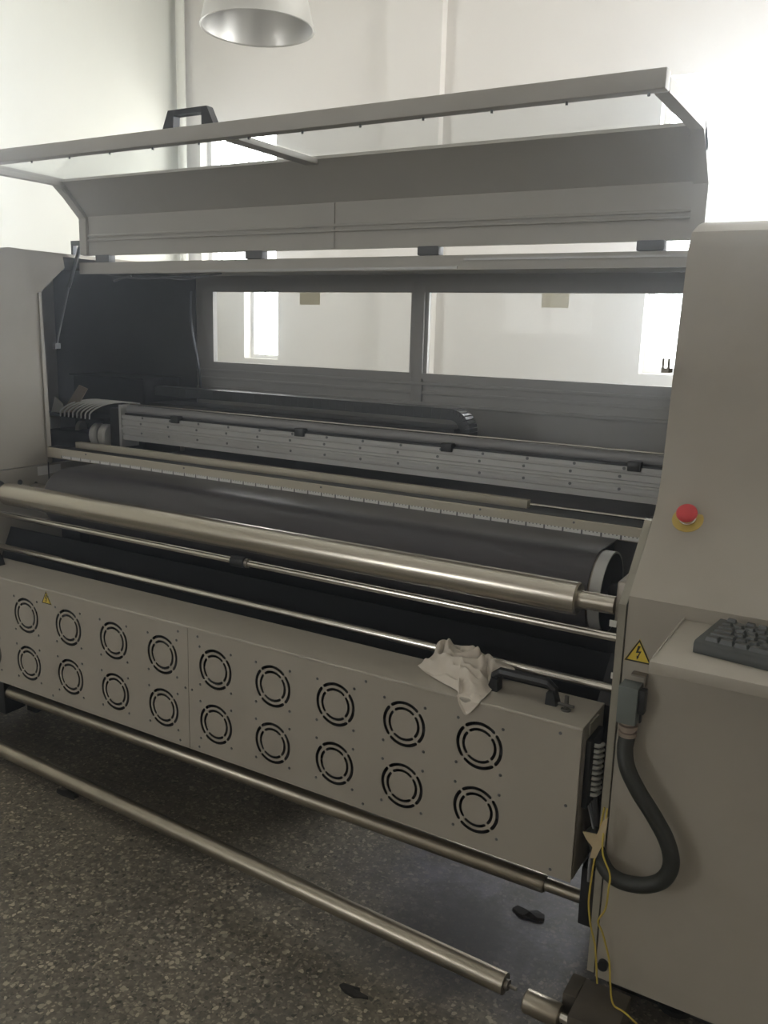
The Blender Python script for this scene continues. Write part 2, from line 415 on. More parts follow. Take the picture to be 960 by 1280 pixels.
# --- right housing (control cabinet end)
rh = build('right_housing', MB().prism(PROF + [(1.2, 1.667), (1.2, .09)], 1.150, 1.95), M_['cream'], pm, angle=30)
strip = [(-.004, .10), (-.004, .918), (.016, .936), (.05, .968), (.10, 1.018), (.14, 1.06), (.16, 1.06), (.16, .10)]
build('edge_strip', MB().prism(strip, XP, 1.1475), M_['cream_dk'], rh, smooth=False)
# triangular warning sticker with a lightning bolt
def warn_sticker(parent, cx, cz, wd, y, t=.0008):
    h = wd*.90
    tri = [(cx-wd/2, cz-h/2), (cx+wd/2, cz-h/2), (cx, cz+h/2)]
    def inset(k): return [(cx+(x-cx)*k, (cz-h/6)+(z-(cz-h/6))*k) for x, z in tri]
    st = build('warning_sticker', MB().prism(inset(1.0), y-t, y, 'y'), M_['yellow'], parent, smooth=False, label='yellow warning triangle sticker with black border')
    bm = MB(); A = inset(.97); B = inset(.80)
    for i in range(3):
        j = (i+1) % 3
        bm.prism([A[i], A[j], B[j], B[i]], y-t-.0006, y-t, 'y')
    build('border', bm, M_['inkb'], st, smooth=False)
    s = wd*.36; zc = cz-h*.10
    bolt = [(cx-.10*s, zc+.75*s), (cx+.18*s, zc+.75*s), (cx-.06*s, zc+.16*s), (cx+.28*s, zc+.24*s), (cx+.02*s, zc-.40*s), (cx+.10*s, zc-.36*s), (cx-.12*s, zc-.72*s), (cx-.16*s, zc-.28*s), (cx-.08*s, zc-.34*s), (cx+.10*s, zc+.06*s), (cx-.26*s, zc-.02*s)]
    build('lightning_bolt', MB().prism(bolt, y-t-.0006, y-t, 'y'), M_['inkb'], st, smooth=False)
warn_sticker(pm, 1.178, .8305, .054, 0.0)
# shelf under the keyboard
sh = build('keyboard_shelf', MB().box(1.254, 1.93, -.255, -.0005, .889, .910, .002), M_['cream'], pm)
build('gusset', MB().prism([(-.24, .9103), (-.001, .9103), (-.001, .914), (-.24, .9115)], 1.2545, 1.2565), M_['cream'], sh, smooth=False)
# junction box, clip and gland
jb = build('junction_box', MB().box(1.156, 1.193, -.042, -.0005, .692, .768, .0012), M_['jbox'], pm)
build('clip', MB().box(1.194, 1.206, -.036, -.014, .716, .764, .002).box(1.197, 1.2, -.03, -.02, .696, .716), M_['blackp'], jb)
build('bracket', MB().box(1.172, 1.200, -.020, -.0005, .785, .7885).box(1.197, 1.200, -.020, -.0005, .766, .785), M_['steel_d'], jb)
build('gland', MB().lathe([(.0, 0), (.014, 0), (.018, .002), (.018, .010), (.0145, .0115), (.0145, .015), (.0185, .0165), (.0185, .0245), (.014, .026), (.014, .031), (0, .031)], (1.176, -.022, .660), (0, 0, 1), 14), M_['brass'], jb)
# emergency stop on the sloping face (normal of the slope)
ES = Vector((1.217, .142, 1.0715)); EN = Vector((0, -.70, .71)).normalized()
es = build('emergency_stop', MB().lathe([(0, 0), (.0300, 0), (.0300, .002), (.029, .0026), (0, .0026)], ES - EN*.001, EN, 40), M_['gold'], pm, label='red mushroom emergency stop button on a yellow ring')
build('collar', MB().lathe([(0, .0026), (.0165, .0026), (.0165, .006), (.0145, .007), (.0145, .014), (.012, .015), (0, .015)], ES, EN, 32), M_['steel_b'], es)
build('button', MB().lathe([(0, .015), (.012, .015), (.0195, .018), (.0205, .021), (.0200, .026), (.017, .0295), (.010, .0315), (0, .032)], ES, EN, 36), M_['red'], es)
build('clip', MB().box(1.136, 1.150, .150, .186, 1.358, 1.366).box(1.136, 1.139, .150, .16, 1.366, 1.386).box(1.147, 1.150, .150, .16, 1.366, 1.386), M_['steel_d'], rh, smooth=False)

# --- left housing, open to the printing bay
upper = [p for p in PROF[1:]]
lp = [(0, .906)] + upper + [(.583, 1.662), (.591, 1.615), (.481, 1.524), (.490, .96), (.492, .906)]
lh = build('left_housing', MB().prism(lp, -XP-.02, -XP), M_['cream'], pm, angle=30)
build('lower_plate', MB().prism([(0, .09), (0, .903), (1.2, .903), (1.2, .09)], -XP-.024, -XP-.001), M_['cream'], lh, smooth=False)
sk = [(y+.012 if i else y+.012, z) for i, (y, z) in enumerate(PROF)]
shell = PROF + [(1.2, 1.667), (1.2, 1.655), (.36, 1.655)] + [(y+.012, z-.004) for y, z in PROF[::-1][1:]]
build('outer_shell', MB().prism(shell, -1.95, -XP-.021), M_['cream'], lh, angle=30)
build('end_panel', MB().prism(PROF + [(1.2, 1.667), (1.2, .09)], -1.97, -1.951), M_['cream'], lh, smooth=False)
build('opening_flange', MB().prism([(.468, 1.520), (.479, 1.524), (.489, .96), (.490, .912), (.47, .912)], -XP+.0003, -XP+.006), M_['cream'], lh, smooth=False)
build('edge_line', MB().box(-XP, -XP+.003, .473, .476, .80, .912), M_['black'], lh, smooth=False)
hm = MB()
for y, z, r in ((.351, .852, .010), (.418, .840, .006), (.20, .70, .005), (.30, .66, .005), (.31, .60, .004)): hm.lathe([(0, 0), (r, 0), (r, .0015), (0, .0015)], (-XP-.001, y, z), (1, 0, 0), 14)
build('bolt_holes', hm, M_['black'], lh, kind='stuff')
build('paper_label', MB().box(-XP-.001, -XP+.0004, .428, .472, .866, .899), M_['whitep'], lh, smooth=False, label='small scribbled white paper label')
build('paper_label', MB().box(-XP-.001, -XP+.0004, .477, .530, .868, .899), M_['whitep'], lh, smooth=False, label='small scribbled white paper label')

# --- rear wall of the bay with two see-through windows
def frame_boxes(mb, x0, x1, z0, z1, holes, y0, y1):
    xs = sorted({x0, x1, *[h[0] for h in holes], *[h[1] for h in holes]}); zs = sorted({z0, z1, *[h[2] for h in holes], *[h[3] for h in holes]})
    for xa, xb in zip(xs, xs[1:]):
        for za, zb in zip(zs, zs[1:]):
            cx, cz = (xa+xb)/2, (za+zb)/2
            if any(h[0] < cx < h[1] and h[2] < cz < h[3] for h in holes): continue
            mb.box(xa, xb, y0, y1, za, zb)
    return mb
RW = [(-.957, -.018, 1.275, 1.561), (.055, .985, 1.275, 1.561)]
rp = build('rear_panel', frame_boxes(MB(), -1.057, 1.149, .88, 1.625, RW, 1.20, 1.215), M_['grey'], pm, smooth=False)
build('shaded_panel', MB().box(-1.95, -1.058, 1.195, 1.21, .60, 1.655), M_['dkgrey'], rp, smooth=False, label='panel behind the left bay, coloured dark for its shade')  # shade of the bay put into the dark grey colour
for h in RW:
    build('window_pane', MB().box(h[0]-.01, h[1]+.01, 1.216, 1.220, h[2]-.01, h[3]+.01), M_['acryl'], rp, smooth=False)
for z, t in ((1.238, .010), (1.205, .007), (1.165, .014)):
    build('ridge', MB().box(-1.05, 1.149, 1.199-t, 1.1995, z-.006, z+.006, .002), M_['grey'], rp)
build('mullion', MB().box(-.004, .041, 1.190, 1.1995, 1.17, 1.60, .002), M_['grey'], rp)
build('window_surround', frame_boxes(MB(), -1.02, 1.149, 1.255, 1.60, [(-.957, 1.149, 1.275, 1.561)], 1.191, 1.1995), M_['grey'], rp, smooth=False)
for x0, x1, z0, z1 in ((-.533, -.436, 1.514, 1.561), (.472, .567, 1.514, 1.561)):
    build('notice', MB().box(x0, x1, 1.2205, 1.2215, z0, z1), M_['thin_paper'], rp, smooth=False, label='small blank beige notice stuck on the rear window')
# --- roof sheet with front lip
roof = build('roof', MB().prism([(.655, 1.638), (1.214, 1.636), (1.214, 1.626), (.667, 1.628), (.667, 1.598), (.655, 1.598)], -1.13, 1.149), M_['lidgrey'], pm, smooth=False)
build('lip_trim', MB().box(-.62, .43, .651, .6545, 1.600, 1.607), M_['alu'], roof, smooth=False)
build('lip_trim', MB().box(.45, 1.149, .651, .6545, 1.623, 1.629), M_['alu'], roof, smooth=False)
for i, pts in enumerate(([(-1.06, .70, 1.60), (-.9, .72, 1.585), (-.75, .74, 1.592), (-.55, .70, 1.603)], [(-1.0, .72, 1.605), (-.8, .75, 1.59), (-.68, .74, 1.583), (-.5, .72, 1.60)], [(-1.0, .70, 1.575), (-.93, .72, 1.595)])):
    build('cable', MB().tube(pts, .004, 6, smooth=6), M_['wire_g'], roof)
build('cable', MB().tube([(-1.05, 1.16, 1.56), (-1.045, 1.15, 1.50), (-1.01, 1.12, 1.40), (-1.0, 1.14, 1.28), (-1.0, 1.16, 1.15)], .006, 8, smooth=6), M_['strut'], rp)

# --- lid, swung open
LX0, LX1 = -1.105, 1.092
lid = build('lid', MB().prism([(.652, 1.662), (.652, 1.798), (.545, 1.902), (.553, 1.912), (.667, 1.803), (.667, 1.662)], LX0, LX1), M_['lidgrey'], pm, smooth=False)
fb = build('front_bar', MB().box(LX0, LX1, .165, .198, 1.890, 1.928, .003), M_['lidgrey'], lid)
for x0, x1 in ((LX0, LX0+.03), (LX1-.03, LX1)):
    build('side_bar', MB().prism([(.199, 1.890), (.199, 1.918), (.552, 1.914), (.60, 1.868), (.58, 1.85), (.53, 1.890)], x0, x1), M_['lidgrey'], lid, smooth=False)
build('centre_bar', MB().box(-.025, .020, .199, .55, 1.888, 1.904, .002), M_['lidgrey'], lid)
for x0, x1 in ((LX0+.031, -.026), (.021, LX1-.031)):
    build('window_pane', MB().box(x0, x1, .199, .556, 1.906, 1.910), M_['acryl'], lid, smooth=False)
for x0, x1 in ((LX0, LX0+.035), (LX1-.035, LX1)):
    build('end_plate', MB().prism([(.640, 1.664), (.640, 1.790), (.548, 1.880), (.553, 1.9), (.6515, 1.797), (.6515, 1.664)], x0, x1), M_['lidgrey'], lid, smooth=False)
build('fold', MB().box(LX0+.036, LX1-.036, .645, .6515, 1.727, 1.735, .002), M_['lidgrey'], lid)
build('fold', MB().box(LX0+.036, LX1-.036, .643, .6515, 1.712, 1.719, .002), M_['lidgrey'], lid)
build('seam_strip', MB().box(-.012, .012, .649, .6515, 1.665, 1.797), M_['lidgrey'], lid, smooth=False)
scr = mesh_of('lid_screw', MB().lathe([(0, -.006), (.003, -.006), (.003, 0), (0, 0)], (0, 0, 0), (0, 0, 1), 8), M_['dkgrey'])
for k in range(13): place('screw', scr, lid, (-.93+.1655*k, .185, 1.8895))
hm = MB()
for pts in ([(-.216, 1.9285), (-.178, 1.9285), (-.176, 1.957), (-.176, 1.972), (-.196, 1.972)], [(-.080, 1.957), (-.080, 1.9285), (-.040, 1.9285), (-.062, 1.972), (-.080, 1.972)], [(-.1755, 1.958), (-.0805, 1.958), (-.0805, 1.972), (-.1755, 1.972)]): hm.prism(pts, .170, .194, 'y')
build('handle', hm, M_['blackp'], lid, label='black grab handle on top of the raised lid', smooth=False)
for x in (-1.0, -.30, .336, .965):
    build('hinge', MB().box(x-.035, x+.035, .648, .680, 1.6385, 1.664, .003), M_['dkgrey'], lid)
# gas spring at the left
gs = build('gas_spring', MB().tube([(-1.128, .60, 1.545), (-1.128, .535, 1.34)], .004, 8), M_['strut'], pm)
build('spring_body', MB().tube([(-1.128, .662, 1.70), (-1.128, .60, 1.545)], .0075, 10), M_['blackp'], gs)
build('spring_bracket', MB().box(-1.165, -1.106, .650, .668, 1.700, 1.716).box(-1.165, -1.154, .650, .668, 1.662, 1.6995), M_['strut'], gs, smooth=False)
build('spring_bracket', MB().box(-1.132, -1.118, .52, .545, 1.325, 1.345), M_['dkgrey'], gs, smooth=False)

# --- printing belt with its front drum
bl = []
DY, DZ, DR = .335, .835, .100
for k in range(0, 19):
    a = math.pi/2 + math.pi*k/18; bl.append((DY+DR*math.cos(a), DZ+DR*math.sin(a)))
bl = [(1.12, DZ+DR)] + bl + [(1.12, DZ-DR)]
for k in range(1, 12):
    a = -math.pi/2 + math.pi*k/12; bl.append((1.12+DR*math.cos(a), DZ+DR*math.sin(a)))
bm = MB(); inn = [(y+(DY-y)*.0, z) for y, z in bl]
cen = [(max(DY, min(1.12, y)), DZ) for y, z in bl]
inn = [(c[0]+(y-c[0])*.97, c[1]+(z-c[1])*.97) for (y, z), c in zip(bl, cen)]
vo = [[bm.bm.verts.new((x, y, z)) for y, z in L] for x in (-.862, .995) for L in (bl, inn)]
n = len(bl)
for i in range(n):
    j = (i+1) % n
    bm.bm.faces.new((vo[0][i], vo[0][j], vo[2][j], vo[2][i])); bm.bm.faces.new((vo[1][j], vo[1][i], vo[3][i], vo[3][j]))
    bm.bm.faces.new((vo[0][j], vo[0][i], vo[1][i], vo[1][j])); bm.bm.faces.new((vo[2][i], vo[2][j], vo[3][j], vo[3][i]))
bmesh.ops.recalc_face_normals(bm.bm, faces=bm.bm.faces[:])
build('conveyor_belt', bm, M_['belt'], pm, angle=30)
dr = build('drum', MB().cyl((-1.03, DY, DZ), (-.949, DY, DZ), .028).lathe([(.03, -.95), (.03, -.875), (.0955, -.87), (.0955, 1.0), (0, 1.0)], (0, DY, DZ), (1, 0, 0), 48), M_['steel_d'], pm)
build('flange', MB().lathe([(.094, 1.0), (.0985, 1.0), (.0985, 1.026), (.094, 1.026)], (0, DY, DZ), (1, 0, 0), 48, closed=True), M_['alu'], dr, label='pale rim of the drum end')
build('end_disc', MB().lathe([(0, 1.0), (.0935, 1.0), (.0935, 1.0255), (.03, 1.0255), (.03, 1.05), (0, 1.05)], (0, DY, DZ), (1, 0, 0), 32), M_['black'], dr)
build('belt_bed', MB().box(-.855, .99, .46, 1.0, .745, .928), M_['black'], pm, smooth=False)
build('side_fill', MB().prism([(.165, .10), (.165, .63), (.25, .72), (.25, .80), (.46, .90), (1.19, .90), (1.19, .30)], 1.06, 1.131), M_['black'], pm, smooth=False)  # black filler standing in for shade right of drum and fan box
build('side_fill', MB().prism([(.52, .30), (.52, .86), (1.19, .86), (1.19, .30)], -1.131, -1.03), M_['black'], pm, smooth=False)
build('light_blocker', MB().box(-1.03, .30, .50, 1.10, .04, .40).box(-.9, -.85, .55, .6, 0, .04).box(.15, .2, .55, .6, 0, .04), M_['black'], pm, smooth=False)  # box added to keep rear light off the floor below
build('cross_frame', MB().box(-1.03, 1.06, .56, .62, .40, .72), M_['black'], pm, smooth=False)
build('bay_floor', MB().box(-1.95, -1.158, .30, 1.194, .86, .88), M_['black'], pm, smooth=False)
build('guide_plate', MB().prism([(.300, .698), (.304, .698), (.215, .50), (.211, .50)], -1.13, 1.131), M_['matte'], pm, smooth=False)
gp = MB()
for x in (-.36, -.76): gp.lathe([(0, -.012), (.006, -.012), (.006, 0), (0, 0)], (x, .287, .668), (0, -.9, .4), 8)
build('plate_bolts', gp, M_['steel_d'], pm, kind='stuff')
for x in (-1.10, 1.06):
    for y in (.30, 1.10): build('leg', MB().box(x, x+.05, y, y+.06, 0.0, .2995), M_['black'], pm, smooth=False)
build('foot', MB().lathe([(0, 0), (.04, 0), (.04, .012), (.015, .02), (.015, .09), (0, .09)], (1.30, .12, 0), (0, 0, 1), 16), M_['black'], pm)
build('foot', MB().lathe([(0, 0), (.04, 0), (.04, .012), (.015, .02), (.015, .09), (0, .09)], (-1.30, .12, 0), (0, 0, 1), 16), M_['black'], pm)
build('foot', MB().lathe([(0, 0), (.04, 0), (.04, .012), (.015, .02), (.015, .09), (0, .09)], (1.85, .9, 0), (0, 0, 1), 16), M_['black'], pm)
build('kick_plate', MB().box(1.155, 1.94, .10, .11, .0, .089), M_['black'], pm, smooth=False)

# --- rollers and bars
pr = build('press_roller', MB().lathe([(0, -.935), (.034, -.935), (.037, -.932), (.037, 1.002), (.034, 1.006), (0, 1.006)], (0, .155, .863), (1, 0, 0), 40), M_['steel'], pm, label='large polished steel press roller')
build('journal', MB().lathe([(0, 1.0065), (.020, 1.0065), (.020, 1.085), (.010, 1.09), (.010, 1.12), (0, 1.12)], (0, .155, .863), (1, 0, 0), 24), M_['steel'], pr)
build('journal', MB().lathe([(0, -.985), (.018, -.985), (.020, -.9355), (0, -.9355)], (0, .155, .863), (1, 0, 0), 24), M_['steel'], pr)
build('bearing', MB().lathe([(0, -1.132), (.020, -1.132), (.030, -1.05), (.034, -.985), (0, -.985)], (0, .155, .868), (1, 0, 0), 20), M_['blackp'], pr)
build('bearing', MB().box(1.096, 1.132, .11, .20, .835, .93, .006), M_['steel_d'], pr)
gb = build('guide_bar', MB().cyl((-1.131, .2, .776), (1.131, .2, .776), .0108), M_['steel_b'], pm, label='thin polished guide bar below the press roller')
build('collar', MB().cyl((-.012, .2, .776), (.034, .2, .776), .0165, 18), M_['blackp'], gb)
build('collar', MB().cyl((.036, .2, .776), (.046, .2, .776), .0135, 18), M_['steel_d'], gb)
build('guide_bar', MB().cyl((-1.131, .19, .661), (1.10, .19, .661), .0115), M_['steel_b'], pm, label='polished guide bar just behind the fan box top')
lr = build('lower_roller', MB().lathe([(0, -.885), (.0215, -.885), (.0215, .995), (.0185, 1.0), (0, 1.0)], (0, .085, .203), (1, 0, 0), 28), M_['steel_w'], pm, label='worn steel roller under the fan box')
build('journal', MB().lathe([(0, 1.0005), (.015, 1.0005), (.015, 1.088), (0, 1.088)], (0, .085, .203), (1, 0, 0), 20), M_['steel_w'], lr)
build('bracket', MB().box(1.0885, 1.131, .05, .13, .16, .30, .004), M_['black'], lr)
build('bracket', MB().box(-1.13, -.8855, .06, .14, .13, .30, .004), M_['black'], lr)
for x, y, z in ((1.118, .02, .862), (1.122, .05, .742)):
    build('tag', MB().box(x-.006, x+.008, y-.003, y, z, z+.013), M_['whitep'], pm, smooth=False, label='small white paper tag')

# --- front beam with the ruler tape
be = build('beam', MB().prism([(.473, .931), (.470, .934), (.470, .967), (.472, .969), (.514, .969), (.514, .931)], -1.131, 1.131), M_['beamc'], pm, smooth=False)
build('slot', MB().box(-1.131, 1.131, .4745, .514, .9692, .9705), M_['black'], be, smooth=False)
build('ruler', MB().box(-1.05, 1.131, .4688, .4698, .9345, .9450), M_['ruler'], be, smooth=False, label='white ruler tape with fine black ticks')
bs = MB()
for x in (-.92, -.45, .1, .62, .88): bs.lathe([(0, 0), (.003, 0), (.003, .002), (0, .002)], (x, .470, .961), (0, -1, 0), 8)
build('screws', bs, M_['dkgrey'], be, kind='stuff')
build('platen_strip', MB().box(-1.10, .712, .575, .600, .9575, .980, .001), M_['beamc'], pm)
build('thin_rail', MB().cyl((.7125, .59, .968), (1.131, .59, .968), .004, 8), M_['steel_b'], pm)
build('rail_bed', MB().box(-1.13, 1.131, .535, .66, .936, .957), M_['black'], pm, smooth=False)

# --- gantry behind: round cover tube over a grooved aluminium rail
GX0, GX1 = -1.0, 1.13
prof = [(.72, .985), (.72, 1.002), (.726, 1.004), (.726, 1.008), (.72, 1.010), (.72, 1.022), (.714, 1.024), (.714, 1.030), (.722, 1.032), (.722, 1.040), (.716, 1.043), (.716, 1.060), (.722, 1.062), (.722, 1.066), (.716, 1.068), (.716, 1.080), (.735, 1.080), (.735, 1.084), (.80, 1.084), (.80, .985)]
ga = build('gantry', MB().prism(prof, GX0, GX1), M_['alu'], pm, smooth=False)
build('cover_tube', MB().cyl((GX0+.01, .745, 1.100), (GX1, .745, 1.100), .0155, 20), M_['tubegrey'], ga)
build('slot', MB().box(GX0+.01, GX1, .722, .7345, 1.0802, 1.0865), M_['black'], ga, smooth=False)
build('tube_bead', MB().cyl((GX0+.01, .75, 1.1195), (GX1, .75, 1.1195), .0030, 8), M_['steel_b'], ga)
for x in (-.72, -.158, .392, .958):
    build('clamp', MB().box(x-.018, x+.018, .706, .74, 1.070, 1.096, .002), M_['blackp'], ga)
gsr = mesh_of('rail_screw', MB().lathe([(0, 0), (.0045, 0), (.0045, .0015), (0, .0015)], (0, 0, 0), (0, -1, 0), 8), M_['dkgrey'])
for k in range(15):
    x = -.90 + .14*k
    for z in (1.075, 1.052, 1.016):
        place('screw', gsr, ga, (x + (.01 if z > 1.06 else 0), .716 if z > 1.03 else .72, z))
build('end_cap', MB().box(GX0-.012, GX0-.0005, .712, .80, .955, 1.118), M_['alu'], ga, smooth=False)
build('end_cap_block', MB().box(GX0-.08, GX0-.013, .73, .82, .95, 1.10), M_['black'], ga, smooth=False)
# drag chain lying behind the gantry with a rounded end
ch = MB(); path = []
for k in range(40): path.append(Vector((-1.0 + 1.31*k/39, .92, 1.165)))
for k in range(1, 9):
    a = math.pi/2 - (math.pi/2)*k/8; path.append(Vector((.31+.055*math.cos(a), .92, 1.11+.055*math.sin(a))))
path += [Vector((.365, .92, 1.09)), Vector((.365, .92, 1.05))]
for a, b in zip(path, path[1:]):
    d = (b-a); L = d.length; mid = (a+b)/2; ang = math.atan2(d.z, d.x)
    r = bmesh.ops.create_cube(ch.bm, size=1)['verts']
    bmesh.ops.scale(ch.bm, vec=(L*.985, .06, .036), verts=r)
    bmesh.ops.rotate(ch.bm, matrix=Matrix.Rotation(-ang, 3, 'Y'), verts=r); bmesh.ops.translate(ch.bm, vec=mid, verts=r)
build('cable_chain', ch, M_['blackp'], pm, kind='stuff', smooth=False)
build('chain_tray', MB().box(-1.0, .34, .86, 1.0, .99, 1.12), M_['black'], pm, smooth=False)
# print carriage parked in the left bay
ca = build('carriage', MB().box(-1.44, -1.03, .86, 1.06, .89, 1.205, .006), M_['matte'], pm, label='black print carriage parked in the left bay')
build('carriage_top', MB().box(-1.45, -1.02, .85, 1.07, 1.2055, 1.212), M_['matte'], ca, smooth=False)
build('lower_block', MB().box(-1.44, -1.19, .73, .85, .885, .99, .004).box(-1.46, -1.10, .70, .83, 1.05, 1.06), M_['matte'], ca)
for x in (-1.185, -1.135):
    build('pulley', MB().lathe([(0, -.016), (.040, -.016), (.046, -.010), (.046, .010), (.040, .016), (0, .016)], (x, .76, .985), (1, .25, 0), 32), M_['pulley'], ca)
build('pulley', MB().lathe([(0, -.008), (.036, -.008), (.036, .008), (0, .008)], (-1.33, .80, .99), (1, .4, 0), 28), M_['notice'], ca)
for k in range(8):
    x = -1.31 + .024*k
    build('ink_tube', MB().tube([(x-.02, .70, 1.052), (x-.01, .70, 1.08), (x+.02, .74, 1.108), (x+.06, .80, 1.118), (x+.09, .86, 1.11)], .0032, 8, smooth=5), M_['pulley'], ca)
build('loose_flap', MB().prism([(-1.37, 1.062), (-1.30, 1.066), (-1.215, 1.165), (-1.262, 1.178), (-1.335, 1.10)], .74, .745, 'y'), M_['brown'], ca, smooth=False)
build('loose_flap', MB().prism([(-1.41, 1.062), (-1.33, 1.062), (-1.345, 1.10), (-1.385, 1.125)], .72, .726, 'y'), M_['notice'], ca, smooth=False)

# ================================================================== FAN BOX
fx = thing('fan_box', 'cream sheet-metal dryer box with two rows of round fan grilles', 'fan box', (0, .075, .287))
Z0, Z1, W = .287, .638, 1.081
build('body', MB().box(-W, W, .148, .151, Z0, Z1).box(-W, W, .012, .148, Z0, Z0+.002).box(-W, -W+.002, .012, .148, Z0+.002, Z1).box(W-.002, W, .012, .148, Z0+.002, Z1), M_['cream'], fx, smooth=False)
build('top_panel', MB().prism([(.0, .634), (.0005, .6375), (.003, .640), (.151, .640), (.151, .6385), (.004, .6385), (.002, .634)], -W, W), M_['cream'], fx, angle=20)
FX = [(.095+.19*k)*s for s in (-1, 1) for k in range(5)]; FZ = (.538, .383)
def slot(cx, cz, ra, rb, a0, a1, n=10):
    pts = []; rm = (ra+rb)/2; hw = (rb-ra)/2
    for k in range(n+1):
        a = a0+(a1-a0)*k/n; pts.append((cx+rb*math.cos(a), cz+rb*math.sin(a)))
    c = (cx+rm*math.cos(a1), cz+rm*math.sin(a1))
    for k in range(1, 4): a = a1 + math.pi*k/4; pts.append((c[0]+hw*math.cos(a), c[1]+hw*math.sin(a)))
    for k in range(n+1):
        a = a1+(a0-a1)*k/n; pts.append((cx+ra*math.cos(a), cz+ra*math.sin(a)))
    c = (cx+rm*math.cos(a0), cz+rm*math.sin(a0))
    for k in range(1, 4): a = a0+math.pi + math.pi*k/4; pts.append((c[0]+hw*math.cos(a), c[1]+hw*math.sin(a)))
    return pts
for x0, x1 in ((-W, -.0008), (.0008, W)):
    loops = [[(x0, Z0), (x1, Z0), (x1, Z1-.0045), (x0, Z1-.0045)]]
    for cx in FX:
        if not (x0 < cx < x1): continue
        for cz in FZ:
            for q in range(4):
                a0 = math.radians(45+90*q); d1 = math.radians(6.5); d2 = math.radians(8.5)
                loops.append(slot(cx, cz, .0480, .0560, a0+d1, a0+math.pi/2-d1))
                loops.append(slot(cx, cz, .0345, .0415, a0+d2, a0+math.pi/2-d2))
    mb = MB().add_mesh(plate_mesh(loops, 0.0, .0015))
    build('front_panel', mb, M_['cream'], fx, smooth=False)
fmb = MB()
fmb.box(-.06, .06, .034, .0355, -.06, .06)                                 # fan frame: back, four sides
for a, b, c, d in ((-.06, .06, .057, .06), (-.06, .06, -.06, -.057), (-.06, -.057, -.057, .057), (.057, .06, -.057, .057)): fmb.box(a, b, .0025, .034, c, d)
fmb.lathe([(0, .012), (.020, .012), (.020, .033), (0, .033)], (0, 0, 0), (0, 1, 0), 20)
for k in range(7):
    a = 2*math.pi*k/7; ca_, sa_ = math.cos(a), math.sin(a); t = .34
    P = []
    for r, wd in ((.019, .010), (.053, .017)):
        for s_ in (-1, 1):
            P.append((r*ca_ - s_*wd*sa_, .022 + s_*wd*t, r*sa_ + s_*wd*ca_))
    v = [fmb.bm.verts.new(p) for p in P]; fmb.bm.faces.new((v[0], v[1], v[3], v[2]))
fan_me = mesh_of('fan_unit', fmb, M_['black'])
scw = mesh_of('fan_screw', MB().lathe([(0, .0018), (.0022, .0018), (.0036, .0008), (.0036, 0), (0, 0)], (0, 0, 0), (0, -1, 0), 10), M_['dkgrey'])
for cx in FX:
    for cz in FZ:
        f = place('fan', fan_me, fx, (cx, 0, cz))
        for sx in (-1, 1):
            for sz in (-1, 1): place('screw', scw, f, (cx+sx*.0535, 0, cz+sz*.0535))
for x, z in [(sx*xx, zz) for sx in (-1, 1) for xx in (.035, .56, 1.035) for zz in (.618, .302)] + [(-.012, .462), (.012, .462), (1.058, .46), (-1.058, .46)]:
    place('screw', scw, fx, (x, 0, z))
warn_sticker(fx, -.566, .6145, .044, 0.0)
# two black carrying handles on top
def grip(xc):
    l = .068
    h = build('handle', MB().tube([(xc-l, .085, .640), (xc-l, .085, .674), (xc-l+.012, .085, .684), (xc+l-.012, .085, .684), (xc+l, .085, .674), (xc+l, .085, .640)], .011, 8), M_['blackp'], fx, smooth=False, label='black plastic carrying handle')
    build('handle_foot', MB().prism([(xc-l-.014, .6402), (xc-l+.012, .6402), (xc-l+.010, .668), (xc-l-.004, .672)], .070, .100, 'y'), M_['blackp'], h, smooth=False)
    build('handle_foot', MB().prism([(xc+l-.012, .6402), (xc+l+.014, .6402), (xc+l+.004, .672), (xc+l-.010, .668)], .070, .100, 'y'), M_['blackp'], h, smooth=False)
grip(.917); grip(-.975)
wl = build('wing_latch', MB().lathe([(0, 0), (.011, 0), (.011, .003), (.005, .0045), (.005, .009), (0, .009)], (1.022, .066, .6402), (0, 0, 1), 16), M_['latch'], fx)
build('wing', MB().box(1.004, 1.040, .063, .069, .6492, .655, .001).box(1.018, 1.027, .063, .069, .655, .674, .0015), M_['latch'], wl)
# terminal block with looped leads on the right end
tb = build('terminal_block', MB().box(W+.0002, W+.012, .030, .118, .448, .602, .002), M_['blackp'], fx)
for k in range(10):
    z = .585 - .0125*k
    build('lead', MB().tube([(W+.012, .052, z), (W+.020, .058, z-.002), (W+.022, .085, z-.010), (W+.016, .105, z-.018), (W+.012, .108, z-.022)], .0044, 7, smooth=4), M_['lead'], tb)
build('hinge_plate', MB().box(W+.0002, W+.004, .045, .10, .608, .634), M_['cream_dk'], fx, smooth=False)
cb = MB()
for k in range(5):
    cb.tube([(W+.014, .09-.012*k, .452), (W+.028+.002*k, .07-.012*k, .40), (W+.036, .03-.006*k, .355), (W+.040, -.008, .31)], .0035, 6, smooth=5)
build('cable_bundle', cb, M_['wire_g'], fx, kind='stuff')
tp = build('tape_wrap', MB().prism([(1.131, .392), (1.143, .396), (1.157, .440), (1.160, .492), (1.149, .478), (1.136, .430)], -.050, -.047, 'y'), M_['tape'], fx, smooth=False, label='torn strip of masking tape round the cables')
build('tape_flap', MB().prism([(1.106, .430), (1.135, .434), (1.138, .402), (1.131, .400), (1.114, .417)], -.0275, -.024, 'y'), M_['tape'], tp, smooth=False)

